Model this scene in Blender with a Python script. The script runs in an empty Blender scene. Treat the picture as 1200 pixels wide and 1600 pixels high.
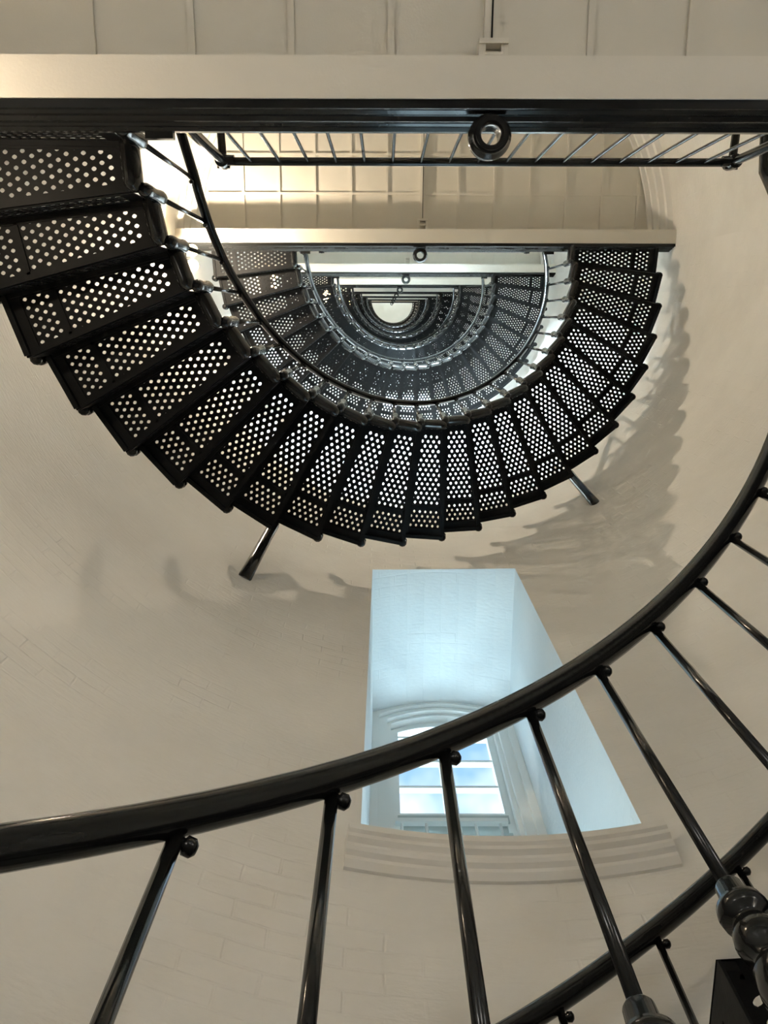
import bpy, bmesh, math, random
from math import pi, sin, cos, radians, sqrt, atan2
from mathutils import Vector, Matrix

random.seed(4)
SC = bpy.context.scene
COL = SC.collection

# ------------------------------------------------------------------ camera, world, exposure
CAM = Vector((-0.4035, 0.6162, 1.9292))
F_PX = 1281.3
TILT, ROLL = 0.23443, 0.0024
cd = bpy.data.cameras.new('camera'); cam = bpy.data.objects.new('camera', cd); COL.objects.link(cam)
cd.sensor_fit = 'HORIZONTAL'; cd.sensor_width = 36.0; cd.lens = 36.0 * F_PX / 1200.0
cd.clip_start = 0.02; cd.clip_end = 300
v = Vector((0, sin(TILT), cos(TILT))); r = Vector((1, 0, 0)); u = Vector((0, -cos(TILT), sin(TILT)))
cr, sr = cos(ROLL), sin(ROLL)
r2 = r * cr + u * sr
u2 = u * cr - r * sr
M = Matrix(((r2.x, u2.x, -v.x, CAM.x), (r2.y, u2.y, -v.y, CAM.y), (r2.z, u2.z, -v.z, CAM.z), (0, 0, 0, 1)))
cam.matrix_world = M
SC.camera = cam
SC.view_settings.view_transform = 'Standard'
SC.view_settings.look = 'None'
SC.view_settings.gamma = 1.0
SC.view_settings.use_curve_mapping = False
SC.view_settings.exposure = 0.38
SC.cycles.max_bounces = 10
SC.cycles.diffuse_bounces = 6
SC.cycles.glossy_bounces = 4
SC.cycles.transparent_max_bounces = 24

world = bpy.data.worlds.new('sky'); SC.world = world; world.use_nodes = True
wn = world.node_tree.nodes; wl = world.node_tree.links; wn.clear()
wo = wn.new('ShaderNodeOutputWorld'); bg = wn.new('ShaderNodeBackground'); bg.inputs['Strength'].default_value = 1.5
tc = wn.new('ShaderNodeTexCoord'); nz = wn.new('ShaderNodeTexNoise'); rp = wn.new('ShaderNodeValToRGB')
nz.inputs['Scale'].default_value = 2.6; nz.inputs['Detail'].default_value = 5
rp.color_ramp.elements[0].position = 0.46; rp.color_ramp.elements[0].color = (0.20, 0.37, 0.66, 1)
rp.color_ramp.elements[1].position = 0.56; rp.color_ramp.elements[1].color = (0.95, 1.0, 1.06, 1)
wl.new(tc.outputs['Generated'], nz.inputs['Vector']); wl.new(nz.outputs['Fac'], rp.inputs['Fac'])
wl.new(rp.outputs['Color'], bg.inputs['Color']); wl.new(bg.outputs[0], wo.inputs['Surface'])

def area_light(name, loc, target, sx, sy, energy, color):
    d = bpy.data.lights.new(name, 'AREA'); d.shape = 'RECTANGLE'; d.size = sx; d.size_y = sy
    d.energy = energy; d.color = color
    o = bpy.data.objects.new(name, d); COL.objects.link(o)
    o.location = loc
    o.rotation_euler = (Vector(target) - Vector(loc)).to_track_quat('-Z', 'Y').to_euler()
    return o

# tower dimensions (metres); the cone tapers towards the top
LEVEL = 5.0
ZR = 1.9292
TAPER = 0.01181
DPHI = 0.13185
PHI0 = 3.1512
RISE = 4.7123 / 24
RAIL_H = 0.870
NT = 24
WCX = -0.0374
R_DR = -0.05
def r_in(z): return 1.4003 - TAPER * (z - ZR)
def r_out(z): return 2.2124 - TAPER * (z - ZR)
def r_wall(z): return 2.330 - TAPER * (z - ZR)
N_LEVELS = 8
TOP = 43.0

WARM = (1.0, 0.83, 0.62)
DAY = (0.62, 0.88, 0.99)
GROUND_FILL_W = 13.5  # power of the added fill lamps on the ground floor
# daylight through the arched window and the unseen upper ones added for light: (side sign of Y, bottom, top, energy)
WINDOWS = [(1, 4.235, 7.05, 350.0), (-1, 10.9, 13.0, 40000.0), (1, 16.0, 18.0, 24000.0), (-1, 21.0, 23.0, 6000.0), (1, 26.0, 28.0, 7000.0), (-1, 31.0, 33.0, 8000.0), (1, 40.4, 42.0, 6000.0)]
WX0, WX1 = -0.478, 0.452
WCEN = (WX0 + WX1) / 2
ARCH = 0.15
for sgn, z0, z1, en in WINDOWS:
    area_light('daylight_outside_window', (WCEN, sgn * 5.5, z0 + 0.9), (WCEN, sgn * 2.2, z1 - 1.2), 3.4, 3.0, en, DAY if z0 < 5 else (0.74, 0.91, 1.0))

# ------------------------------------------------------------------ materials
def mat(name, color, rough=0.5, metal=0.0, coat=0.0, spec=0.5):
    m = bpy.data.materials.new(name); m.use_nodes = True
    b = m.node_tree.nodes['Principled BSDF']
    b.inputs['Base Color'].default_value = (*color, 1); b.inputs['Roughness'].default_value = rough
    b.inputs['Metallic'].default_value = metal; b.inputs['Coat Weight'].default_value = coat
    b.inputs['Specular IOR Level'].default_value = spec
    return m
def nodes(m): return m.node_tree.nodes, m.node_tree.links, m.node_tree.nodes['Principled BSDF']

def paint_noise(m, c1, c2, scale, bump_scale, bump_str, dist=0.002):
    n, l, b = nodes(m)
    t = n.new('ShaderNodeTexCoord')
    a = n.new('ShaderNodeTexNoise'); a.inputs['Scale'].default_value = scale; a.inputs['Detail'].default_value = 6
    mx = n.new('ShaderNodeMix'); mx.data_type = 'RGBA'
    mx.inputs['A'].default_value = (*c1, 1); mx.inputs['B'].default_value = (*c2, 1)
    l.new(t.outputs['Object'], a.inputs['Vector']); l.new(a.outputs['Fac'], mx.inputs['Factor']); l.new(mx.outputs['Result'], b.inputs['Base Color'])
    q = n.new('ShaderNodeTexNoise'); q.inputs['Scale'].default_value = bump_scale; q.inputs['Detail'].default_value = 4
    bp = n.new('ShaderNodeBump'); bp.inputs['Strength'].default_value = bump_str; bp.inputs['Distance'].default_value = dist
    l.new(t.outputs['Object'], q.inputs['Vector']); l.new(q.outputs['Fac'], bp.inputs['Height']); l.new(bp.outputs[0], b.inputs['Normal'])
    return m

def masonry(name, c1, c2, mortar_bump, streaks=True):
    m = mat(name, c1, 0.6)
    n, l, b = nodes(m)
    uv = n.new('ShaderNodeUVMap'); uv.uv_map = 'UVMap'
    big = n.new('ShaderNodeTexNoise'); big.inputs['Scale'].default_value = 1.1; big.inputs['Detail'].default_value = 7; big.inputs['Roughness'].default_value = 0.62
    ramp = n.new('ShaderNodeValToRGB')
    ramp.color_ramp.elements[0].position = 0.3; ramp.color_ramp.elements[0].color = (*c2, 1)
    ramp.color_ramp.elements[1].position = 0.62; ramp.color_ramp.elements[1].color = (*c1, 1)
    l.new(uv.outputs[0], big.inputs['Vector']); l.new(big.outputs['Fac'], ramp.inputs['Fac']); l.new(ramp.outputs['Color'], b.inputs['Base Color'])
    br = n.new('ShaderNodeTexBrick'); br.inputs['Scale'].default_value = 1.0
    br.inputs['Brick Width'].default_value = 0.21; br.inputs['Row Height'].default_value = 0.072
    br.inputs['Mortar Size'].default_value = 0.006; br.inputs['Mortar Smooth'].default_value = 0.8
    br.inputs['Color1'].default_value = (1, 1, 1, 1); br.inputs['Color2'].default_value = (0.8, 0.8, 0.8, 1); br.inputs['Mortar'].default_value = (0, 0, 0, 1)
    warp = n.new('ShaderNodeTexNoise'); warp.inputs['Scale'].default_value = 3.0
    vm = n.new('ShaderNodeVectorMath'); vm.operation = 'MULTIPLY_ADD'
    vm.inputs[1].default_value = (0.03, 0.03, 0.03)
    l.new(uv.outputs[0], warp.inputs['Vector']); l.new(warp.outputs['Color'], vm.inputs[0]); l.new(uv.outputs[0], vm.inputs[2])
    l.new(vm.outputs[0], br.inputs['Vector'])
    fine = n.new('ShaderNodeTexNoise'); fine.inputs['Scale'].default_value = 28; fine.inputs['Detail'].default_value = 5
    mp = n.new('ShaderNodeMapping'); mp.inputs['Scale'].default_value = (1.0, 2.2, 1.0)
    l.new(uv.outputs[0], mp.inputs['Vector']); l.new(mp.outputs[0], fine.inputs['Vector'])
    # thick paint hides the joints in places
    mask = n.new('ShaderNodeTexNoise'); mask.inputs['Scale'].default_value = 1.7
    mr = n.new('ShaderNodeMapRange'); mr.inputs['From Min'].default_value = 0.45; mr.inputs['From Max'].default_value = 0.7
    l.new(uv.outputs[0], mask.inputs['Vector']); l.new(mask.outputs['Fac'], mr.inputs['Value'])
    mu = n.new('ShaderNodeMath'); mu.operation = 'MULTIPLY'
    l.new(br.outputs['Color'], mu.inputs[0]); l.new(mr.outputs[0], mu.inputs[1])
    b1 = n.new('ShaderNodeBump'); b1.inputs['Strength'].default_value = mortar_bump; b1.inputs['Distance'].default_value = 0.004
    b2 = n.new('ShaderNodeBump'); b2.inputs['Strength'].default_value = 0.5; b2.inputs['Distance'].default_value = 0.005
    l.new(mu.outputs[0], b1.inputs['Height']); l.new(fine.outputs['Fac'], b2.inputs['Height'])
    l.new(b1.outputs[0], b2.inputs['Normal']); l.new(b2.outputs[0], b.inputs['Normal'])
    return m

M_WALL = masonry('wall_paint', (0.79, 0.778, 0.745), (0.69, 0.677, 0.645), 0.6)
M_REVEAL = masonry('daylit_reveal_paint', (0.68, 0.72, 0.725), (0.62, 0.665, 0.675), 0.4)  # the wall's paint with blue window daylight tinted into the colour
M_BLACK = paint_noise(mat('black_gloss_paint', (0.008, 0.009, 0.009), 0.15, 0, 0.0, 0.27), (0.006, 0.007, 0.007), (0.010, 0.010, 0.010), 9, 60, 0.12)
M_TREAD = paint_noise(mat('black_tread_paint', (0.008, 0.009, 0.010), 0.5, 0, 0.0, 0.08), (0.004, 0.005, 0.006), (0.010, 0.010, 0.010), 12, 90, 0.2)
M_WHITE = paint_noise(mat('white_iron_paint', (0.72, 0.68, 0.60), 0.5), (0.74, 0.70, 0.62), (0.66, 0.62, 0.55), 2.5, 120, 0.35, 0.0015)
M_PLATE = paint_noise(mat('cream_plate_paint', (0.66, 0.63, 0.55), 0.55), (0.70, 0.66, 0.58), (0.60, 0.57, 0.50), 3, 140, 0.35, 0.0015)
M_FRAME = paint_noise(mat('window_frame_paint', (0.80, 0.82, 0.80), 0.4), (0.80, 0.82, 0.80), (0.76, 0.79, 0.78), 5, 60, 0.1)
M_SHUTTER = mat('grey_shutter_paint', (0.42, 0.47, 0.46), 0.5)
M_FLOOR = paint_noise(mat('floor_tile', (0.30, 0.29, 0.27), 0.6), (0.34, 0.33, 0.3), (0.22, 0.21, 0.2), 3, 30, 0.2)
M_BRASS = mat('aged_brass', (0.30, 0.25, 0.15), 0.4, 1.0)

def glass_mat():
    m = bpy.data.materials.new('window_glass'); m.use_nodes = True
    n = m.node_tree.nodes; l = m.node_tree.links; n.clear()
    o = n.new('ShaderNodeOutputMaterial'); mx = n.new('ShaderNodeMixShader'); t = n.new('ShaderNodeBsdfTransparent'); g = n.new('ShaderNodeBsdfGlossy')
    t.inputs['Color'].default_value = (0.96, 0.98, 0.98, 1); g.inputs['Roughness'].default_value = 0.02; mx.inputs['Fac'].default_value = 0.07
    l.new(t.outputs[0], mx.inputs[1]); l.new(g.outputs[0], mx.inputs[2]); l.new(mx.outputs[0], o.inputs['Surface'])
    return m
M_GLASS = glass_mat()
def bulb_mat():
    m = bpy.data.materials.new('lit_globe'); m.use_nodes = True
    n = m.node_tree.nodes; l = m.node_tree.links; n.clear()
    o = n.new('ShaderNodeOutputMaterial'); e = n.new('ShaderNodeEmission')
    e.inputs['Color'].default_value = (1.0, 0.72, 0.34, 1); e.inputs['Strength'].default_value = 26.0
    l.new(e.outputs[0], o.inputs['Surface'])
    return m
M_BULB = bulb_mat()

# ------------------------------------------------------------------ helpers
def mesh_of(name, bm, smooth=False):
    me = bpy.data.meshes.new(name); bm.normal_update(); bm.to_mesh(me); bm.free()
    if smooth:
        me.shade_smooth() if hasattr(me, 'shade_smooth') else None
    return me
def sharp(me, ang=48):
    b = bmesh.new(); b.from_mesh(me)
    for e in b.edges:
        if len(e.link_faces) == 2 and e.calc_face_angle(0) > radians(ang): e.smooth = False
    b.to_mesh(me); b.free()
def obj(name, data, m, parent=None, smooth=False):
    if isinstance(data, bmesh.types.BMesh):
        data = mesh_of(name, data, smooth)
        if smooth: sharp(data)
    o = bpy.data.objects.new(name, data); COL.objects.link(o)
    if m and len(data.materials) == 0: data.materials.append(m)
    if parent: o.parent = parent
    return o
def tag(o, label=None, cat=None, group=None, kind=None):
    if label: o['label'] = label
    if cat: o['category'] = cat
    if group: o['group'] = group
    if kind: o['kind'] = kind
    return o
def empty(name, loc, label, cat, group=None):
    o = bpy.data.objects.new(name, None); COL.objects.link(o); o.location = loc; o.empty_display_size = 0.1
    return tag(o, label, cat, group)
def add_box(bm, x0, x1, y0, y1, z0, z1):
    vs = [bm.verts.new(p) for p in ((x0,y0,z0),(x1,y0,z0),(x1,y1,z0),(x0,y1,z0),(x0,y0,z1),(x1,y0,z1),(x1,y1,z1),(x0,y1,z1))]
    for f in ((0,3,2,1),(4,5,6,7),(0,1,5,4),(1,2,6,5),(2,3,7,6),(3,0,4,7)): bm.faces.new([vs[i] for i in f])
def add_tube(bm, pts, rad, seg=12, caps=True, rads=None):
    pts = [Vector(p) for p in pts]; rings = []
    n = len(pts); prev = None
    for i, p in enumerate(pts):
        t = (pts[min(i+1, n-1)] - pts[max(i-1, 0)]).normalized()
        if prev is None:
            a = Vector((0, 0, 1)) if abs(t.z) < 0.9 else Vector((1, 0, 0))
            x = t.cross(a).normalized()
        else:
            x = (prev - t * prev.dot(t)).normalized()
        prev = x; y = t.cross(x)
        rr = rads[i] if rads else rad
        rings.append([bm.verts.new(p + x * (rr * cos(2*pi*k/seg)) + y * (rr * sin(2*pi*k/seg))) for k in range(seg)])
    for a, b in zip(rings, rings[1:]):
        for k in range(seg): bm.faces.new((a[k], a[(k+1) % seg], b[(k+1) % seg], b[k]))
    if caps:
        bm.faces.new(rings[0][::-1]); bm.faces.new(rings[-1])
def add_lathe(bm, prof, seg=16, origin=(0, 0, 0), closed=False):
    ox, oy, oz = origin; rings = []
    for rr, z in prof:
        rings.append([bm.verts.new((ox + rr * cos(2*pi*k/seg), oy + rr * sin(2*pi*k/seg), oz + z)) for k in range(seg)])
    pairs = list(zip(rings, rings[1:])) + ([(rings[-1], rings[0])] if closed else [])
    for a, b in pairs:
        for k in range(seg): bm.faces.new((a[k], a[(k+1) % seg], b[(k+1) % seg], b[k]))
    if not closed:
        bm.faces.new(rings[0][::-1]); bm.faces.new(rings[-1])
def add_extrude_x(bm, prof, x0, x1):
    """closed (y,z) profile pushed along X; x0/x1 may be functions of (y,z)"""
    f0 = x0 if callable(x0) else (lambda y, z: x0); f1 = x1 if callable(x1) else (lambda y, z: x1)
    a = [bm.verts.new((f0(y, z), y, z)) for y, z in prof]; b = [bm.verts.new((f1(y, z), y, z)) for y, z in prof]
    n = len(prof)
    for i in range(n): bm.faces.new((a[i], a[(i+1) % n], b[(i+1) % n], b[i]))
    bm.faces.new(a[::-1]); bm.faces.new(b)
    bmesh.ops.recalc_face_normals(bm, faces=bm.faces)

# ------------------------------------------------------------------ tower wall with window openings
def wall_shell(name, rfun, mat_, inward):
    bm = bmesh.new(); uvl = bm.loops.layers.uv.new('UVMap')
    zs = set([0.0, TOP])
    z = 0.0
    while z < TOP: zs.add(round(z, 3)); z += 0.5
    for s, z0, z1, e in WINDOWS: zs.add(z0); zs.add(z1)
    zs = sorted(zs)
    # columns: x positions across the window, plus plain arcs elsewhere
    cols = []  # each: function(z)->angle
    def col_x(x, sgn):
        def f(z):
            R = rfun(z); c = max(-1, min(1, (x - WCX) / R)); a = math.acos(c)
            return a if sgn > 0 else 2*pi - a
        return f
    nx = 8
    wins = []
    # anticlockwise from 0
    def arc(a0f, a1f, n):
        for i in range(n):
            t = i / n
            cols.append((lambda z, t=t, a0f=a0f, a1f=a1f: a0f(z) * (1-t) + a1f(z) * t))
    arc(lambda z: 0.0, col_x(WX1, 1), 28)
    i0 = len(cols)
    for i in range(nx): cols.append(col_x(WX1 + (WX0 - WX1) * i / nx, 1))
    i1 = len(cols)
    arc(col_x(WX0, 1), col_x(WX0, -1), 60)
    j0 = len(cols)
    for i in range(nx): cols.append(col_x(WX0 + (WX1 - WX0) * i / nx, -1))
    j1 = len(cols)
    arc(col_x(WX1, -1), lambda z: 2*pi, 28)
    n = len(cols)
    grid = []
    for z in zs:
        row = []
        for f in cols:
            a = f(z); R = rfun(z)
            zz = z
            ci = len(row)
            for s_, w0, w1, e_ in WINDOWS:
                lo_, hi_ = (i0, i1) if s_ > 0 else (j0, j1)
                if z == w1 and lo_ < ci < hi_: zz = z + ARCH * (1 - (2 * (ci - lo_) / nx - 1)**2)
            row.append(bm.verts.new((WCX + R * cos(a), R * sin(a), zz)))
        grid.append(row)
    for k in range(len(zs) - 1):
        zm = (zs[k] + zs[k+1]) / 2
        for i in range(n):
            skip = False
            for s, z0, z1, e in WINDOWS:
                if z0 < zm < z1 and ((s > 0 and i0 <= i < i1) or (s < 0 and j0 <= i < j1)): skip = True
            if skip: continue
            j = (i + 1) % n
            q = [grid[k][i], grid[k][j], grid[k+1][j], grid[k+1][i]]
            if inward: q = q[::-1]
            f = bm.faces.new(q); f.smooth = True
            for lp in f.loops:
                a = atan2(lp.vert.co.y, lp.vert.co.x - WCX)
                if a < -1e-6 or (i >= n // 2): a = a % (2*pi)
                if i == n - 1 and a < 0.1: a = 2*pi
                lp[uvl].uv = (a * 2.3, lp.vert.co.z)
    return obj(name, bm, mat_)
wall = wall_shell('wall_round', r_wall, M_WALL, True)
tag(wall, 'white painted round brick wall of the tower shaft', 'wall', kind='structure')
R_OUT_WALL = lambda z: 3.42 - TAPER * (z - ZR)
wo_ = wall_shell('wall_outside', R_OUT_WALL, M_WALL, False)
tag(wo_, 'outer face of the tower wall', 'wall', kind='structure')

bm = bmesh.new(); add_lathe(bm, [(3.6, -0.2), (3.6, 0.0)], 64)
tag(obj('floor', bm, M_FLOOR), 'ground floor under the stair', 'floor', kind='structure')
bm = bmesh.new(); add_lathe(bm, [(3.3, TOP), (3.3, TOP + 0.15)], 64)
tag(obj('ceiling', bm, M_PLATE), 'cream ceiling closing the shaft at the very top', 'ceiling', kind='structure')

# ------------------------------------------------------------------ windows
FY = 3.24      # plane of the casing front
def quad_uv(bm, uvl, pts, uvs):
    f = bm.faces.new([bm.verts.new(p) for p in pts])
    for lp, q in zip(f.loops, uvs): lp[uvl].uv = q
def window(num, sgn, z0, z1, detail):
    def ry(x, z): return sqrt(max(0.01, r_wall(z)**2 - (x - WCX)**2))
    def roy(x, z): return sqrt(max(0.01, R_OUT_WALL(z)**2 - (x - WCX)**2))
    # reveal: two cheeks, soffit, sloping bottom
    bm = bmesh.new(); uvl = bm.loops.layers.uv.new('UVMap')
    nx = 8
    for x in (WX0, WX1):
        ya, yb = ry(x, z0), ry(x, z1); yo, yp = roy(x, z0), roy(x, z1)
        ptsq = [(x, sgn*ya, z0), (x, sgn*yo, z0), (x, sgn*yp, z1), (x, sgn*yb, z1)]
        quad_uv(bm, uvl, ptsq, [(p[1], p[2]) for p in ptsq])
    for z in (z0, z1):
        for i in range(nx):
            xa = WX1 + (WX0-WX1)*i/nx; xb = WX1 + (WX0-WX1)*(i+1)/nx
            za, zb = z, z
            if z == z1:
                za = z + ARCH * (1 - (2*i/nx - 1)**2); zb = z + ARCH * (1 - (2*(i+1)/nx - 1)**2)
            ptsq = [(xa, sgn*ry(xa, z), za), (xb, sgn*ry(xb, z), zb), (xb, sgn*roy(xb, z), zb), (xa, sgn*roy(xa, z), za)]
            quad_uv(bm, uvl, ptsq, [(p[0], p[1]*1.0) for p in ptsq])
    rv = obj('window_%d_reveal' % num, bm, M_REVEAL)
    tag(rv, 'deep white brick reveal around the arched window, blue daylight tinted into its paint' if detail else 'deep white reveal of an unseen upper window added for light', 'reveal', kind='structure')
    # frame
    root = empty('window_%d' % num, (WCEN, sgn*FY, z0), ('tall arched white window seen through the balusters' if detail else 'unseen white window added higher in the shaft for light'), 'window')  # upper windows are unseen, added to bring daylight into the shaft
    root['kind'] = 'structure'
    cx = 0.034; h = z1 - z0
    def Z(z): return z - z0
    hw = (WX1 - WX0) / 2
    # arch curve: segment arch
    def arch(half, zc, rise, n=14):
        out = []
        for i in range(n + 1):
            t = -1 + 2*i/n
            out.append((half * t, zc + rise * (1 - t*t)))
        return out
    def arch_frame(bm, half_o, zb, zt_o, rise_o, half_i, zt_i, rise_i, y0, y1, square_top=None):
        # ring between outer arched outline and inner arched outline from zb upward
        o_ = [(-half_o, zb)] + arch(half_o, zt_o, rise_o) + [(half_o, zb)]
        if square_top is not None:
            o_ = [(-half_o, zb)] + [(half_o * (-1 + 2*i/14), square_top) for i in range(15)] + [(half_o, zb)]
        i_ = [(-half_i, zb)] + arch(half_i, zt_i, rise_i) + [(half_i, zb)]
        rings = []
        for (y, pts_) in ((y0, o_), (y0, i_), (y1, i_), (y1, o_)):
            rings.append([bm.verts.new((x, sgn*y, z)) for x, z in pts_])
        n = len(o_)
        for a, b in ((0, 1), (1, 2), (2, 3), (3, 0)):
            for k in range(n - 1): bm.faces.new((rings[a][k], rings[a][k+1], rings[b][k+1], rings[b][k]))
        for k in (0, n - 1): bm.faces.new([rings[q][k] for q in range(4)])
        bmesh.ops.recalc_face_normals(bm, faces=bm.faces)
    zt = h
    bm = bmesh.new()
    arch_frame(bm, hw + 0.004, 0.0, zt + 0.002, ARCH, hw - 0.045, zt - 0.030, ARCH, 0.0, 0.16)
    arch_frame(bm, hw - 0.0449, 0.0, zt - 0.030, ARCH, hw - 0.10, zt - 0.055, ARCH * 0.9, 0.025, 0.16)
    arch_frame(bm, hw - 0.0999, 0.0, zt - 0.055, ARCH * 0.9, hw - 0.125, zt - 0.065, ARCH * 0.75, 0.055, 0.16)
    obj('casing', bm, M_FRAME, root)
    # sash
    half_s = hw - 0.125; zs_top = zt - 0.07
    bm = bmesh.new()
    arch_frame(bm, half_s, 0.0, zs_top, ARCH * 0.8, half_s - 0.045, zs_top - 0.03, ARCH * 0.55, 0.10, 0.15)
    add_box(bm, -0.04, 0.04, sgn*0.105, sgn*0.15, 0.0, zs_top + 0.08)
    obj('sash', bm, M_FRAME, root)
    if detail:
        bars = [6.90 - z0, 6.60 - z0, 6.31 - z0, 6.02 - z0]
    else:
        bars = [h * 0.8, h * 0.55, h * 0.3]
    bm = bmesh.new()
    for i, zb in enumerate(bars):
        hh = 0.02 if i == 3 else 0.012
        add_box(bm, -half_s + 0.02, half_s - 0.02, sgn*0.108, sgn*0.145, zb - hh, zb + hh)
    obj('glazing_bars', bm, M_FRAME, root)
    bm = bmesh.new()
    n = 14
    top = arch(half_s - 0.04, zs_top - 0.028, ARCH * 0.57)
    vs = [bm.verts.new((x, sgn*0.128, z)) for x, z in [(-half_s + 0.04, 0.02)] + top + [(half_s - 0.04, 0.02)]]
    bm.faces.new(vs)
    obj('pane', bm, M_GLASS, root)
    if detail:
        # low guard rail in front of the sash and louvred lower leaf behind it
        g = empty('window_guard_rail', (WCEN - 0.02, FY + 0.045, 5.3), 'white metal guard rail low across the arched window', 'guard rail')
        bm = bmesh.new(); add_box(bm, -0.305, 0.305, -0.02, 0.012, 0.545, 0.575); obj('top_rail', bm, M_FRAME, g)
        for i in range(5):
            x = -0.27 + i * 0.133
            bm = bmesh.new(); add_tube(bm, [(x, 0, -0.5), (x, 0, 0.55)], 0.009, 8); obj('rod', bm, M_FRAME, g, True)
        bm = bmesh.new(); add_box(bm, -0.305, 0.305, -0.012, 0.012, -0.53, -0.5); obj('bottom_rail', bm, M_FRAME, g)
        bm = bmesh.new()
        for i in range(5):
            zb = 6.04 - z0 - i * 0.16
            add_box(bm, -half_s + 0.03, half_s - 0.03, 0.09, 0.16, zb - 0.11, zb - 0.045)
            add_box(bm, -half_s + 0.03, half_s - 0.03, 0.115, 0.15, zb - 0.17, zb - 0.11)
        obj('lower_panel', bm, M_SHUTTER, root)
        bm = bmesh.new()
        for x in (-0.05, 0.09):
            add_box(bm, x - 0.04, x + 0.04, 0.075, 0.092, 5.63 - z0, 5.655 - z0)
        obj('latch', bm, M_BRASS, root)
for i, (s, z0, z1, e) in enumerate(WINDOWS):
    window(i + 1, s, z0, z1, i == 0)

# moulded sill under the arched window, following the round wall
def curved_ledge(prof, a0, a1, n, rf):
    bm = bmesh.new(); rings = []
    for i in range(n + 1):
        a = a0 + (a1 - a0) * i / n
        rings.append([bm.verts.new((WCX + (rf(z) - d) * cos(a), (rf(z) - d) * sin(a), z)) for d, z in prof])
    m_ = len(prof)
    for p, q in zip(rings, rings[1:]):
        for k in range(m_): bm.faces.new((p[k], p[(k+1) % m_], q[(k+1) % m_], q[k]))
    bm.faces.new(rings[0][::-1]); bm.faces.new(rings[-1])
    bmesh.ops.recalc_face_normals(bm, faces=bm.faces)
    return bm
prof = [(-0.05, 4.240), (0.070, 4.240), (0.070, 4.212), (0.060, 4.205), (0.060, 4.188), (0.044, 4.178), (0.048, 4.160), (0.042, 4.146), (0.028, 4.136), (0.028, 4.120), (0.012, 4.100), (-0.05, 4.100)]
bm = curved_ledge(prof, math.acos((0.505 - WCX) / 2.30), math.acos((-0.525 - WCX) / 2.30), 28, r_wall)
tag(obj('window_sill', bm, M_WALL), 'curved moulded stone sill under the arched window', 'window sill', kind='structure')

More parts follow.
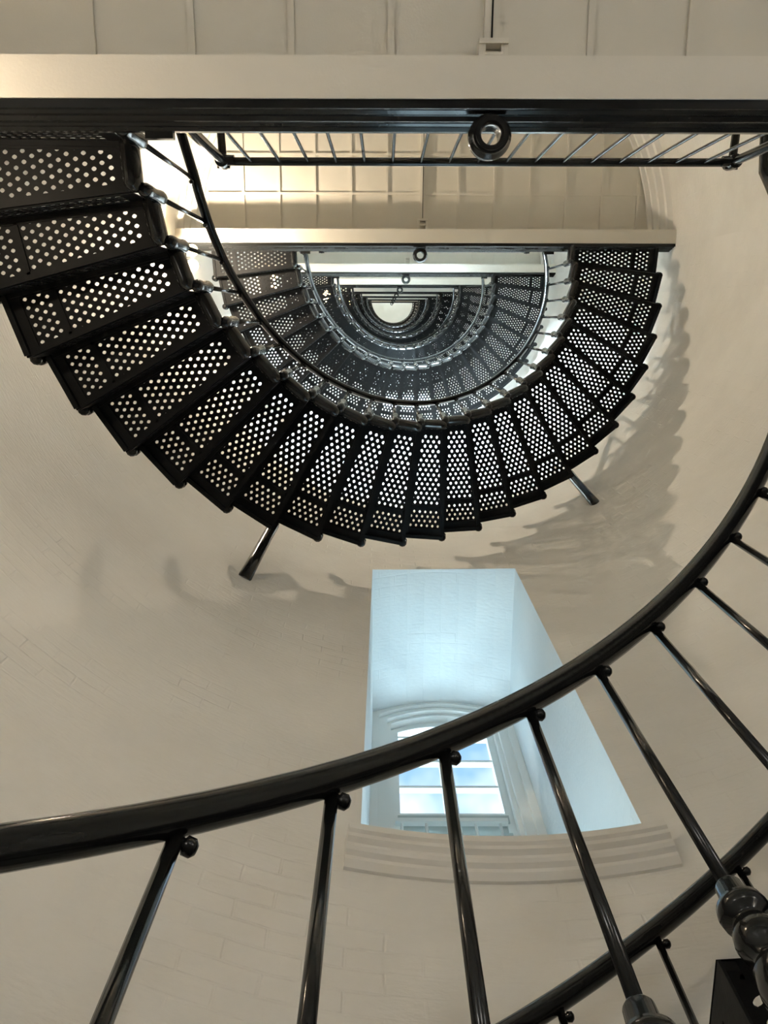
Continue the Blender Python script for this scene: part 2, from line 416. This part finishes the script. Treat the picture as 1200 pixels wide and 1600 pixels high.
# ------------------------------------------------------------------ landings
ORD = ['ground', 'first', 'second', 'third', 'fourth', 'fifth', 'sixth', 'seventh', 'eighth']
def landing(k):
    zf = LEVEL * k
    root = empty('landing', (0, 0, zf), LAND_LABEL[k], 'landing')
    def chord(y, z): return sqrt(r_wall(z)**2 - y*y)
    # white I beam spanning the shaft
    bm = bmesh.new()
    def seg(y0, y1, z0, z1):
        e = 0.06
        add_extrude_x(bm, [(y0, z0), (y1, z0), (y1, z1), (y0, z1)], WCX - chord(y0, zf) - e, WCX + chord(y0, zf) + e)
    seg(-0.140, -0.022, -0.38, -0.355)
    seg(-0.088, -0.074, -0.3549, -0.0951)
    seg(-0.140, -0.030, -0.095, -0.071)
    obj('beam', bm, M_WHITE, root)
    # black moulded edge
    prof = [(-0.0215, -0.372), (0.004, -0.372), (0.004, -0.345), (0.012, -0.335), (0.012, -0.305), (0.024, -0.295), (0.024, -0.262), (0.030, -0.255),
            (0.030, -0.235), (0.040, -0.225), (0.040, -0.200), (0.018, -0.19), (0.010, -0.05), (-0.006, -0.012), (-0.006, 0.0), (-0.0215, 0.0)]
    bm = bmesh.new(); cw = chord(0.0, zf) + 0.03
    add_extrude_x(bm, prof, WCX - cw, WCX + cw)
    obj('edge_moulding', bm, M_BLACK, root)
    # half-round deck
    R = r_wall(zf) + 0.03
    bm = bmesh.new(); n = 48; y_e = -0.0225
    a0 = math.asin(y_e / R)
    pts_ = [(WCX + R * cos(a0 - (pi + 2*a0) * i / n), R * sin(a0 - (pi + 2*a0) * i / n)) for i in range(n + 1)]
    lo = [bm.verts.new((x, y, -0.07)) for x, y in pts_]; hi = [bm.verts.new((x, y, 0.0)) for x, y in pts_]
    bm.faces.new(lo); bm.faces.new(hi[::-1])
    for i in range(n + 1): bm.faces.new((lo[i], hi[i], hi[(i+1) % (n+1)], lo[(i+1) % (n+1)]))
    bmesh.ops.recalc_face_normals(bm, faces=bm.faces)
    obj('deck_plate', bm, M_PLATE, root)
    # ribs under the deck
    Rr = r_wall(zf - 0.1) - 0.17
    bm = bmesh.new(); s = 0.329; hwid = 0.011; RX = -0.055
    for i in range(-6, 7):
        x = RX + i * s
        if abs(i * s) >= Rr: continue
        L = sqrt(Rr**2 - (i*s)**2); w = hwid if i else 0.024
        add_extrude_x(bm, [(-L, -0.072), (-0.141, -0.072), (-0.141, -0.084 if i else -0.10), (-L, -0.084 if i else -0.10)], x - w, x + w)
    for j in range(1, 6):
        y = -0.141 - j * 0.335
        if abs(y) >= Rr: continue
        L = sqrt(Rr**2 - y*y)
        add_extrude_x(bm, [(y - hwid, -0.0725), (y + hwid, -0.0725), (y + hwid, -0.0835), (y - hwid, -0.0835)], WCX - L, WCX + L)
    obj('deck_ribs', bm, M_PLATE, root)
    # stepped cornice ring at the wall under the deck
    prof = [(-0.03, zf - 0.072), (0.165, zf - 0.072), (0.165, zf - 0.11), (0.13, zf - 0.115), (0.13, zf - 0.15), (0.09, zf - 0.165), (0.085, zf - 0.205), (0.045, zf - 0.22), (0.04, zf - 0.26), (0.0, zf - 0.285), (-0.03, zf - 0.285)]
    a0 = -0.064
    bm = curved_ledge(prof, a0, -pi - a0, 56, r_wall)
    for vv in bm.verts: vv.co.z -= zf
    obj('cornice', bm, M_WALL, root)
    # bracket where the middle rib meets the beam
    bm = bmesh.new()
    for dx in (-0.036, 0.036): add_box(bm, RX + dx - 0.011, RX + dx + 0.011, -0.235, -0.141, -0.16, -0.09)
    add_box(bm, RX - 0.047, RX + 0.047, -0.25, -0.235, -0.17, -0.09)
    add_tube(bm, [(RX - 0.028, -0.20, -0.17), (RX + 0.028, -0.20, -0.17)], 0.010, 8)
    obj('bracket', bm, M_WHITE, root)
    bm = bmesh.new(); add_tube(bm, [(RX, -0.26, -0.105), (RX + 0.004, -1.2, -0.103), (RX, -2.0, -0.105)], 0.003, 6)
    if k <= 2: obj('wire', bm, M_BLACK, root)
    else: bm.free()
    # round guide ring hung on the edge
    bm = bmesh.new()
    add_lathe(bm, [(0.034, -0.05), (0.040, -0.062), (0.052, -0.062), (0.055, -0.05), (0.060, -0.05), (0.064, -0.03), (0.072, -0.02), (0.074, 0.0), (0.070, 0.03), (0.058, 0.05), (0.040, 0.055), (0.034, 0.05)], 28, (-0.085, 0.085, -0.37), closed=True)
    for vv in bm.verts:
        vv.co.x = -0.085 + (vv.co.x + 0.085) * 0.9; vv.co.y = 0.085 + (vv.co.y - 0.085) * 0.9
    bmesh.ops.recalc_face_normals(bm, faces=bm.faces)
    obj('guide_ring', bm, M_BLACK, root, True)
    # little square lugs under the edge below the posts
    for x in (-1.13, 1.10):
        bm = bmesh.new(); add_box(bm, x - 0.045, x + 0.045, 0.0, 0.062, -0.226, -0.196)
        obj('lug', bm, M_BLACK, root)
    return root

def landing_rail(k):
    zf = LEVEL * k; hw = 1.120 - TAPER * (zf - 5); y = -0.045; H = 0.80; cx = 0.005
    root = empty('landing_railing', (cx, y, zf), RAIL_LABEL[k], 'railing')
    bm = bmesh.new(); add_tube(bm, [(-hw, 0, H), (hw, 0, H)], 0.018, 14); obj('handrail', bm, M_BLACK, root, True)
    for s in (-1, 1):
        bm = bmesh.new(); add_lathe(bm, [(0.032, 0.0), (0.032, 0.02), (0.022, 0.03), (0.019, H - 0.05), (0.030, H - 0.045), (0.032, H - 0.02), (0.030, H + 0.03), (0.026, H + 0.05), (0.012, H + 0.06)], 14, (s*hw, 0, 0))
        pst = obj('newel_post', bm, M_BLACK, root, True)
        bm = bmesh.new(); add_tube(bm, [(s*hw, 0, H), (s*(hw+0.005), -0.1, H), (s*(hw+0.01), -0.26, H - 0.0), (s*(hw+0.09), -0.33, H), (s*(hw + 0.17), -0.33, H + 0.02)], 0.018, 12)
        obj('return_pipe', bm, M_BLACK, root, True)
        bm = bmesh.new(); add_box(bm, s*hw - 0.028, s*hw + 0.028, -0.028, 0.028, H - 0.0, H + 0.012); add_tube(bm, [(s*(hw+0.0), 0.0, H - 0.03), (s*(hw-0.055), 0.0, H - 0.03)], 0.022, 12)
        obj('post_collar', bm, M_BLACK, pst, True)
    n = 17; me = None
    for i in range(n):
        x = -hw + 2*hw*(i+1)/(n+1)
        if me is None:
            bm = bmesh.new(); add_tube(bm, [(0, 0, 0.0), (0, 0, H - 0.01)], 0.0072, 8)
            o = obj('baluster', bm, M_BLACK, root, True); me = o.data
        else:
            o = bpy.data.objects.new('baluster', me); COL.objects.link(o); o.parent = root
        o.location = (x, 0, 0)
    return root

PLACE = {1: 'nearest above', 2: 'second up', 3: 'third up', 4: 'fourth up', 5: 'fifth up', 6: 'sixth up', 7: 'seventh up', 8: 'highest, smallest'}
LAND_LABEL = {
 1: 'nearest half-round landing, its wide cream beam crossing the top of the photo',
 2: 'second half-round landing up, gridded cream underside, warm lamp glow on its beam',
 3: 'third landing up, its ribbed underside brightly lit white by daylight',
 4: 'fourth landing up, pale blue beam just below the bright white one',
 5: 'fifth landing up, narrow grey beam deep in the nested stairs',
 6: 'sixth landing up, short bright white strip deep in the nested stairs',
 7: 'seventh landing up, thin white strip just above the central half disc',
 8: 'highest landing, tiny edge line touching the central cream half disc'}
RAIL_LABEL = {
 1: 'straight black railing with thin rods on the nearest landing, hiding the gridded ceiling',
 2: 'straight black railing standing on the second landing up, above its warm-lit beam',
 3: 'straight railing standing on the third landing up, the white daylit one',
 4: 'straight railing standing on the fourth landing up, the pale blue one',
 5: 'straight railing standing on the fifth landing up',
 6: 'straight railing standing on the sixth landing up',
 7: 'straight railing standing on the seventh landing up',
 8: 'straight railing standing on the highest landing'}
FLIGHT_LABEL = {
 0: 'nearest stair flight, its thick curved black handrail and balusters crossing the foreground',
 1: 'large perforated black stair flight sweeping round the upper half above the window',
 2: 'second nested stair flight, smaller, seen inside the curve of the large one',
 3: 'third nested stair flight, dark with a bluish grey rim below the bright beams',
 4: 'fourth nested stair flight, dark ring around the small central openings',
 5: 'fifth nested stair flight, thin dark ring near the centre',
 6: 'sixth nested stair flight, very small ring beside the central half disc',
 7: 'innermost and highest stair flight, rim of the tiny cream half disc'}

# ------------------------------------------------------------------ stair flights
def clip(poly, nx, ny, c):
    """keep nx*x+ny*y <= c"""
    out = []
    for i in range(len(poly)):
        p, q = poly[i], poly[(i+1) % len(poly)]
        dp = nx*p[0] + ny*p[1] - c; dq = nx*q[0] + ny*q[1] - c
        if dp <= 0: out.append(p)
        if (dp < 0 < dq) or (dq < 0 < dp):
            t = dp / (dp - dq); out.append((p[0] + (q[0]-p[0])*t, p[1] + (q[1]-p[1])*t))
    return out
def tread_mesh(ri, ro, dphi, coarse):
    """perforated plate; local x = radial (0 at the inner edge), y = along travel, wedge 0..dphi; z=0 underside"""
    bm = bmesh.new(); th = 0.003 if not coarse else 0.006
    ha = dphi / 2
    # local frame centred on the wedge bisector: polar centre at x=-ri
    L = ro - ri
    def inside(x, y, m):  # margin m from the slanted sides
        X = x + ri
        return abs(y) * cos(ha) < X * sin(ha) - m
    p = 0.0372 if not coarse else 0.060
    hr = 0.0108 if not coarse else 0.0190
    seg = 8 if not coarse else 6
    cols = int(L / (p * 0.866)) + 2
    cell_r = p / sqrt(3)
    band0, band1 = L * 0.683, L * 0.735
    for i in range(-1, cols + 1):
        x = i * p * 0.866
        rows = int((ro * sin(ha)) / p) + 2
        for j in range(-rows, rows + 1):
            y = (j + (0.5 if i % 2 else 0)) * p
            hexa = [(x + cell_r * cos(pi/3*k), y + cell_r * sin(pi/3*k)) for k in range(6)]
            full = all(0 <= hx <= L and inside(hx, hy, 0.0) for hx, hy in hexa)
            hole = full and inside(x, y, hr + 0.014) and 0.040 < x < L - 0.058 and not (band0 < x < band1)
            if hole:
                # hexagonal cell subdivided round a hole
                if seg == 6:
                    outer_ = hexa
                    inner_ = [(x + hr * cos(pi/3*k), y + hr * sin(pi/3*k)) for k in range(6)]
                else:
                    outer_ = []
                    for k in range(6):
                        a, b = hexa[k], hexa[(k+1) % 6]
                        outer_ += [a, ((a[0]+b[0])/2, (a[1]+b[1])/2)]
                    inner_ = []
                    for k in range(12):
                        a = pi/6*k
                        ca, sa = abs(cos(a)), abs(sin(a))
                        rr = 1.0 / ((ca / 0.0103)**1.6 + (sa / 0.0080)**1.6)**(1/1.6)
                        inner_.append((x + rr * cos(a), y + rr * sin(a)))
                n = len(outer_)
                O0 = [bm.verts.new((a, b, 0)) for a, b in outer_]; I0 = [bm.verts.new((a, b, 0)) for a, b in inner_]
                I1 = [bm.verts.new((a, b, th)) for a, b in inner_]; O1 = [bm.verts.new((a, b, th)) for a, b in outer_]
                for k in range(n):
                    m_ = (k+1) % n
                    bm.faces.new((O0[m_], O0[k], I0[k], I0[m_]))
                    bm.faces.new((I0[m_], I0[k], I1[k], I1[m_]))
                    bm.faces.new((O1[k], O1[m_], I1[m_], I1[k]))
            else:
                q = clip(hexa, -1, 0, 0); q = clip(q, 1, 0, L) if q else q
                if q: q = clip(q, -sin(ha), cos(ha), ri * sin(ha))
                if q: q = clip(q, -sin(ha), -cos(ha), ri * sin(ha))
                if q and len(q) > 2:
                    ar = abs(sum(q[k][0]*q[(k+1) % len(q)][1] - q[(k+1) % len(q)][0]*q[k][1] for k in range(len(q)))) / 2
                    if ar < 1e-8: continue
                    try:
                        bm.faces.new([bm.verts.new((a, b, 0)) for a, b in q][::-1])
                        bm.faces.new([bm.verts.new((a, b, th)) for a, b in q])
                    except ValueError: pass
    bmesh.ops.remove_doubles(bm, verts=bm.verts, dist=1e-5)
    # downturned lips along both slanted sides and the outer edge, cross rib at the blank band
    def bar(xa, ya, xb, yb, w, z0, z1):
        d = Vector((xb - xa, yb - ya, 0)); n_ = Vector((-d.y, d.x, 0)).normalized() * (w/2)
        A, B = Vector((xa, ya, 0)), Vector((xb, yb, 0))
        lo = [bm.verts.new((q.x, q.y, z0)) for q in (A+n_, A-n_, B-n_, B+n_)]; hi = [bm.verts.new((q.x, q.y, z1)) for q in (A+n_, A-n_, B-n_, B+n_)]
        bm.faces.new(lo); bm.faces.new(hi[::-1])
        for k in range(4): bm.faces.new((lo[k], hi[k], hi[(k+1) % 4], lo[(k+1) % 4]))
    wi, wo2 = ri * math.tan(ha), ro * math.tan(ha)
    i0 = 0.012
    for s in (-1, 1):
        bar(0.0, s*(wi - i0), L, s*(wo2 - i0), 0.022, -0.016, -0.0005)
        bar(0.02, s*(wi - i0 - 0.006), L - 0.01, s*(wo2 - i0 - 0.006), 0.030, -0.008, -0.0005)
    bar(L - 0.012, -wo2 + 0.01, L - 0.012, wo2 - 0.01, 0.024, -0.035, -0.0005)
    bar(L - 0.045, -wo2 + 0.02, L - 0.045, wo2 - 0.02, 0.045, -0.010, -0.0005)
    bar((band0+band1)/2, -wo2*0.86, (band0+band1)/2, wo2*0.86, 0.016, -0.008, -0.0005)
    me = bpy.data.meshes.new('tread'); bmesh.ops.recalc_face_normals(bm, faces=bm.faces); bm.to_mesh(me); bm.free(); me.materials.append(M_TREAD)
    return me

def riser_mesh(ri, ro):
    """perforated riser standing in the x-z plane, x radial, from tread below (z=-RISE) up to 0"""
    bm = bmesh.new(); L = ro - ri; h = RISE
    z0, z1 = -h + 0.0015, -0.0012
    p = 0.036; n = int((L - 0.12) / p); t = 0.004
    xs0 = 0.06; rows = 2; rh = (z1 - z0 - 0.06) / rows
    # solid strips top and bottom, small square holes between
    def sq(xa, xb, za, zb):
        add_box(bm, xa, xb, -t/2, t/2, za, zb)
    sq(0, L, z0, z0 + 0.03); sq(0, L, z1 - 0.03, z1)
    sq(0, xs0, z0 + 0.03, z1 - 0.03); sq(xs0 + n*p, L, z0 + 0.03, z1 - 0.03)
    zm = z0 + 0.03 + rh
    for i in range(n):
        xa = xs0 + i * p
        sq(xa + 0.025, xa + p, z0 + 0.03, z1 - 0.03)
    for j in range(rows*2 + 1):
        zc = z0 + 0.03 + (z1 - z0 - 0.06) * j / (rows*2)
        if 0 < j < rows*2: add_box(bm, xs0, xs0 + n*p, -t/2 + 0.0003, t/2 - 0.0003, zc - 0.006, zc + 0.006)
    me = bpy.data.meshes.new('riser'); bm.to_mesh(me); bm.free(); me.materials.append(M_TREAD)
    return me

def build_flight(k):
    z_base = LEVEL * k + 0.2 if k else 0.3
    jo = 0.256 if k == 0 else 0.0
    tz = 0.125 if k == 0 else 0.0     # treads of the first flight sit a little higher under its railing
    rh = 0.853 if k == 0 else RAIL_H
    root = empty('stair_flight', (0, 0, LEVEL * k), FLIGHT_LABEL[k], 'stairs')
    zmid = z_base + 2.4
    ri0, ro0 = r_in(zmid), r_out(zmid)
    coarse = k >= 4
    tm = tread_mesh(ri0, ro0 - 0.050, DPHI, coarse)
    rm = riser_mesh(ri0, ro0 - 0.055) if k < 3 else None
    far = k >= 4
    seg = 16 if k < 2 else (10 if k < 4 else 6)
    # shared meshes
    bm = bmesh.new()   # turned socket where a baluster meets the inner corner, from the tread below to above
    prof = [(0.012, -RISE - 0.045), (0.022, -RISE - 0.035), (0.030, -RISE - 0.01), (0.030, -RISE + 0.02), (0.022, -RISE + 0.05), (0.024, -0.07), (0.030, -0.05), (0.034, -0.02), (0.031, 0.008), (0.023, 0.018),
            (0.021, 0.03), (0.029, 0.04), (0.032, 0.055), (0.029, 0.07), (0.022, 0.078), (0.022, 0.088), (0.031, 0.092), (0.033, 0.104), (0.031, 0.114), (0.020, 0.118), (0.018, 0.150), (0.014, 0.156), (0.010, 0.157)]
    if k > 0:
        prof = [(0.010, -RISE - 0.05), (0.024, -RISE - 0.035), (0.030, -RISE - 0.01), (0.030, -RISE + 0.03), (0.026, -0.09), (0.030, -0.05), (0.033, -0.01), (0.031, 0.012), (0.022, 0.024), (0.012, 0.028)]
    add_lathe(bm, prof, (30 if k == 0 else seg) if not far else 6)
    socket = mesh_of('baluster_socket', bm, True); socket.materials.append(M_BLACK)
    bm = bmesh.new()
    br_ = 0.0096 if k == 0 else 0.0105
    add_tube(bm, [(0, 0, 0.14 if k == 0 else 0.015), (0, 0, rh - 0.012)], br_, 14 if k < 2 else 6)
    balm = mesh_of('baluster', bm, True); balm.materials.append(M_BLACK)
    bm = bmesh.new()
    add_tube(bm, [(0, 0.0, rh - 0.034), (0, -0.010, rh - 0.034), (0, -0.012, rh - 0.034), (0, -0.022, rh - 0.034), (0, -0.027, rh - 0.034)], 0.01, 12, rads=[0.0075, 0.0075, 0.0115, 0.0115, 0.006])
    boltm = mesh_of('bolt', bm, True); boltm.materials.append(M_BLACK)
    # rounded inner skirt of one step (tangential)
    cw = 2 * ri0 * sin(DPHI/2)
    bm = bmesh.new()
    ny = 9
    rings = []
    for i in range(ny + 1):
        t = i / ny; y = (-cw/2 + cw * t) * 1.04
        e = max(0.0, 1 - abs(2*t - 1)**6)**0.5
        rr = 0.050 * (0.62 + 0.38 * e)
        ring = []
        for q in range(12):
            a = 2*pi*q/12
            ring.append(bm.verts.new((-0.024 + rr*0.68*cos(a), y, -0.040 + rr*1.30*sin(a))))
        rings.append(ring)
    for a, b in zip(rings, rings[1:]):
        for q in range(12): bm.faces.new((a[q], a[(q+1) % 12], b[(q+1) % 12], b[q]))
    bm.faces.new(rings[0][::-1]); bm.faces.new(rings[-1])
    bmesh.ops.recalc_face_normals(bm, faces=bm.faces)
    skirt = mesh_of('inner_skirt', bm, True); skirt.materials.append(M_BLACK); sharp(skirt, 50)
    bm = bmesh.new()
    add_lathe(bm, [(0.008, -0.075), (0.02, -0.07), (0.024, -0.055), (0.018, -0.045), (0.018, -0.03), (0.026, -0.02), (0.026, 0.012), (0.018, 0.02)], 10 if k < 3 else 6)
    knobm = mesh_of('corner_knob', bm, True); knobm.materials.append(M_BLACK)
    def inst(name, me, parent, loc, rz, sx=1.0, sy=1.0):
        o = bpy.data.objects.new(name, me); COL.objects.link(o); o.parent = parent
        o.location = loc; o.rotation_euler = (0, 0, rz); o.scale = (sx, sy, 1)
        return o
    zk = LEVEL * k
    for i in range(NT):
        it = i + (jo - 0.21 if k == 0 else 0.0)
        zb = z_base + it * RISE
        ri, ro = r_in(zb), r_out(zb)
        am = PHI0 - (it + 0.5) * DPHI
        # tread i spans boundary i .. i+1
        zt = zb - zk + tz
        sy = ri / ri0
        tr = inst('tread', tm, root, (ri * cos(am), ri * sin(am), zt), am, 1.0, sy)
        inst('inner_skirt', skirt, tr, (-0.004 if k == 0 else 0, -0.21 * cw if k == 0 else 0, 0), 0, 1.0, 1.0)
        ab = PHI0 - it * DPHI
        if rm:
            loc = Vector((ri * cos(ab), ri * sin(ab), zt)) - Vector((ri * cos(am), ri * sin(am), zt))
            # express in tread frame
            lx = loc.x * cos(am) + loc.y * sin(am); ly = (-loc.x * sin(am) + loc.y * cos(am)) / sy
            inst('riser', rm, tr, (lx, ly - 0.002, 0.0), DPHI / 2)
        if k < 5:
            loc = Vector((ro * cos(ab), ro * sin(ab), 0)) - Vector((ri * cos(am), ri * sin(am), 0))
            lx = loc.x * cos(am) + loc.y * sin(am); ly = (-loc.x * sin(am) + loc.y * cos(am)) / sy
            inst('corner_knob', knobm, tr, (lx - 0.016, ly, 0), 0, 1.25, 1.25)
    nb = NT + 1
    for i in range(nb):
        ii = i + jo
        if ii > NT: break
        zb = z_base + ii * RISE
        rr = r_in(zb) + R_DR
        a = PHI0 - ii * DPHI
        b_ = inst('baluster', balm, root, (rr * cos(a), rr * sin(a), zb - zk), a)
        if k < 4:
            inst('bolt', boltm, b_, (0, 0, 0), 0)
        inst('baluster_socket', socket, b_, (0, 0, 0), 0, *((1, 1) if k == 0 else (0.92, 0.92)))
    # handrail, following the helix, with straight run-outs onto the landings
    pr = 0.0235
    pts_ = []
    zs_ = z_base + RAIL_H
    r0 = r_in(z_base)
    if k > 0:
        pts_ += [(-r0 + 0.02, -0.36, zs_ - zk - 0.06), (-r0 + 0.01, -0.22, zs_ - zk - 0.04)]
    for i in range(0, NT * 3 + 1):
        t = i / 3.0
        z = z_base + t * RISE + rh; rr = r_in(z) + R_DR; a = PHI0 - t * DPHI
        pts_.append((rr * cos(a), rr * sin(a), z - zk))
    x, y, z = pts_[-1]
    pts_ += [(x - 0.005, y - 0.12, z + 0.01), (x - 0.01, y - 0.30, z + 0.012)]
    bm = bmesh.new(); add_tube(bm, pts_, pr, 16 if k < 3 else 8, rads=[0.0222 + 0.0048 * min(1, max(0, (i / 3 - 7.0) / 5.5)) for i in range(len(pts_))] if k == 0 else None)
    obj('handrail', bm, M_BLACK, root, True)
    if k > 0:
        bm = bmesh.new(); add_tube(bm, [(-r0 + 0.02, -0.36, -0.0), (-r0 + 0.02, -0.36, zs_ - zk - 0.04)], 0.022, 12); add_box(bm, -r0 - 0.035, -r0 + 0.075, -0.395, -0.325, zs_ - zk - 0.075, zs_ - zk - 0.045)
        obj('starting_post', bm, M_BLACK, root, True)
    # struts down to the wall
    for i in (8, 16):
        zb = z_base + i * RISE; a = PHI0 - i * DPHI
        bm = bmesh.new()
        ro = r_out(zb); rw = r_wall(zb - 0.6) + 0.02
        def P(r_, z_): return (r_ * cos(a), r_ * sin(a), z_ - zk)
        add_tube(bm, [P(ro - 0.02, zb - 0.02), P(ro + 0.010, zb - 0.12), P(ro + 0.045, zb - 0.28), P(rw - 0.065, zb - 0.46), P(rw - 0.035, zb - 0.585), P(rw + 0.01, zb - 0.62)], 0.024, 12, rads=[0.034, 0.033, 0.034, 0.035, 0.037, 0.040])
        obj('wall_strut', bm, M_BLACK, root, True)
    if k == 0:
        # outer handrail of the first flight
        pts_ = []
        for i in range(0, NT * 3 + 1):
            t = i / 3.0; z = z_base + t * RISE + 0.87 - 0.01; rr = r_out(z) - 0.035; a = PHI0 - t * DPHI
            pts_.append((rr * cos(a), rr * sin(a), z))
        bm = bmesh.new(); add_tube(bm, pts_, 0.0262, 16)
        obj('outer_handrail', bm, M_BLACK, root, True)
        bm = bmesh.new(); add_tube(bm, [(0, 0, 0.0), (0, 0, 0.86)], 0.0096, 10)
        obm = mesh_of('outer_baluster', bm, True); obm.materials.append(M_BLACK)
        for i in range(NT + 1):
            ii = i + 0.0
            zb = z_base + ii * RISE; rr = r_out(zb) - 0.04; a = PHI0 - ii * DPHI
            o = inst('outer_baluster', obm, root, (rr * cos(a), rr * sin(a), zb), a)
            bo = inst('bolt', boltm, o, (0, 0, 0.0), 0)
    return root

# ------------------------------------------------------------------ lamps on the wall at the left end of each landing beam
LAMP_LABEL = {1: 'warm twin-globe wall lamp at the left end of the nearest landing beam',
 2: 'glowing twin-globe wall lamp beside the curved rail, left end of the second landing',
 3: 'yellow lamp shining through the perforated treads left of the nested stairs',
 4: 'small yellow lamp glowing left of the pale blue beam',
 5: 'tiny lamp at the left end of the fifth landing', 6: 'tiny lamp at the left end of the sixth landing',
 7: 'tiny lamp at the left end of the seventh landing', 8: 'tiny lamp at the left end of the highest landing'}
def lamp(k):
    z = LEVEL * k - 0.62; R = r_wall(z)
    if k == 4: x, y = -1.62, 0.22
    else: x, y = WCX - R + 0.20, 0.13
    root = empty('wall_lamp', (x, y, z), LAMP_LABEL[k], 'lamp')
    bm = bmesh.new(); L = (WCX - sqrt(R*R - y*y)) - x
    add_box(bm, L - 0.02, L + 0.035, -0.07, 0.07, -0.05, 0.09)
    obj('back_box', bm, M_BLACK, root)
    bm = bmesh.new(); add_tube(bm, [(L + 0.03, 0, 0.03), (-0.06, 0, 0.03), (0, 0.0, 0.02)], 0.014, 10)
    add_tube(bm, [(0, -0.07, 0.02), (0, 0.07, 0.02)], 0.012, 10)
    obj('arm', bm, M_BLACK, root, True)
    for s in (-1, 1):
        bm = bmesh.new(); add_lathe(bm, [(0.004, -0.085), (0.026, -0.078), (0.046, -0.055), (0.052, -0.03), (0.044, -0.006), (0.022, 0.004)], 18, (0.01, s*0.062, 0.0))
        gl = obj('globe', bm, M_BULB, root, True)
        bm = bmesh.new(); add_lathe(bm, [(0.024, 0.003), (0.03, 0.006), (0.028, 0.026), (0.012, 0.034)], 14, (0.01, s*0.062, 0.0))
        obj('socket_cap', bm, M_BLACK, gl, True)
    bm = bmesh.new(); add_box(bm, -0.06, L, -0.13, 0.13, 0.05, 0.06); obj('added_light_shield', bm, M_BLACK, root)  # added plate that blocks the lamp's light towards the deck above
    d = bpy.data.lights.new('lamp_light', 'POINT'); d.energy = {1: 22.0, 2: 150.0, 3: 30.0, 4: 16.0, 8: 70.0}.get(k, 12.0); d.color = WARM; d.shadow_soft_size = 0.03
    o = bpy.data.objects.new('lamp_light', d); COL.objects.link(o); o.parent = root; o.location = (0.075, 0.0, -0.06)
    return root

for k in range(1, N_LEVELS + 1):
    landing(k); landing_rail(k)
for k in range(N_LEVELS):
    build_flight(k)
for k in range(1, N_LEVELS + 1): lamp(k)
for ang, lab in ((214, 'unseen fill lamp added low on the ground floor wall, left of the stair foot'), (272, 'unseen fill lamp added low on the ground floor wall opposite the window'), (330, 'unseen fill lamp added low on the ground floor wall, right side under the landing')):
    a = radians(ang); z = 2.1; R = r_wall(z) - 0.14
    root = empty('wall_lamp', (WCX + R * cos(a), R * sin(a), z), lab, 'lamp')  # fill lamp out of view, added to brighten the shaft from below
    root.rotation_euler = (0, 0, a + pi)
    bm = bmesh.new(); add_box(bm, -0.16, -0.11, -0.06, 0.06, -0.10, 0.06); obj('back_box', bm, M_BLACK, root)
    bm = bmesh.new(); add_tube(bm, [(-0.12, 0, -0.06), (-0.04, 0, -0.07), (0, 0, -0.05)], 0.012, 8); obj('arm', bm, M_BLACK, root, True)
    bm = bmesh.new(); add_lathe(bm, [(0.02, -0.05), (0.05, -0.03), (0.062, 0.0), (0.05, 0.035), (0.02, 0.05)], 18); obj('globe', bm, M_BULB, root, True)
    d = bpy.data.lights.new('lamp_light', 'POINT'); d.energy = GROUND_FILL_W; d.color = (0.95, 0.98, 0.99); d.shadow_soft_size = 0.10
    o = bpy.data.objects.new('lamp_light', d); COL.objects.link(o); o.parent = root; o.location = (0.12, 0.0, 0.12)
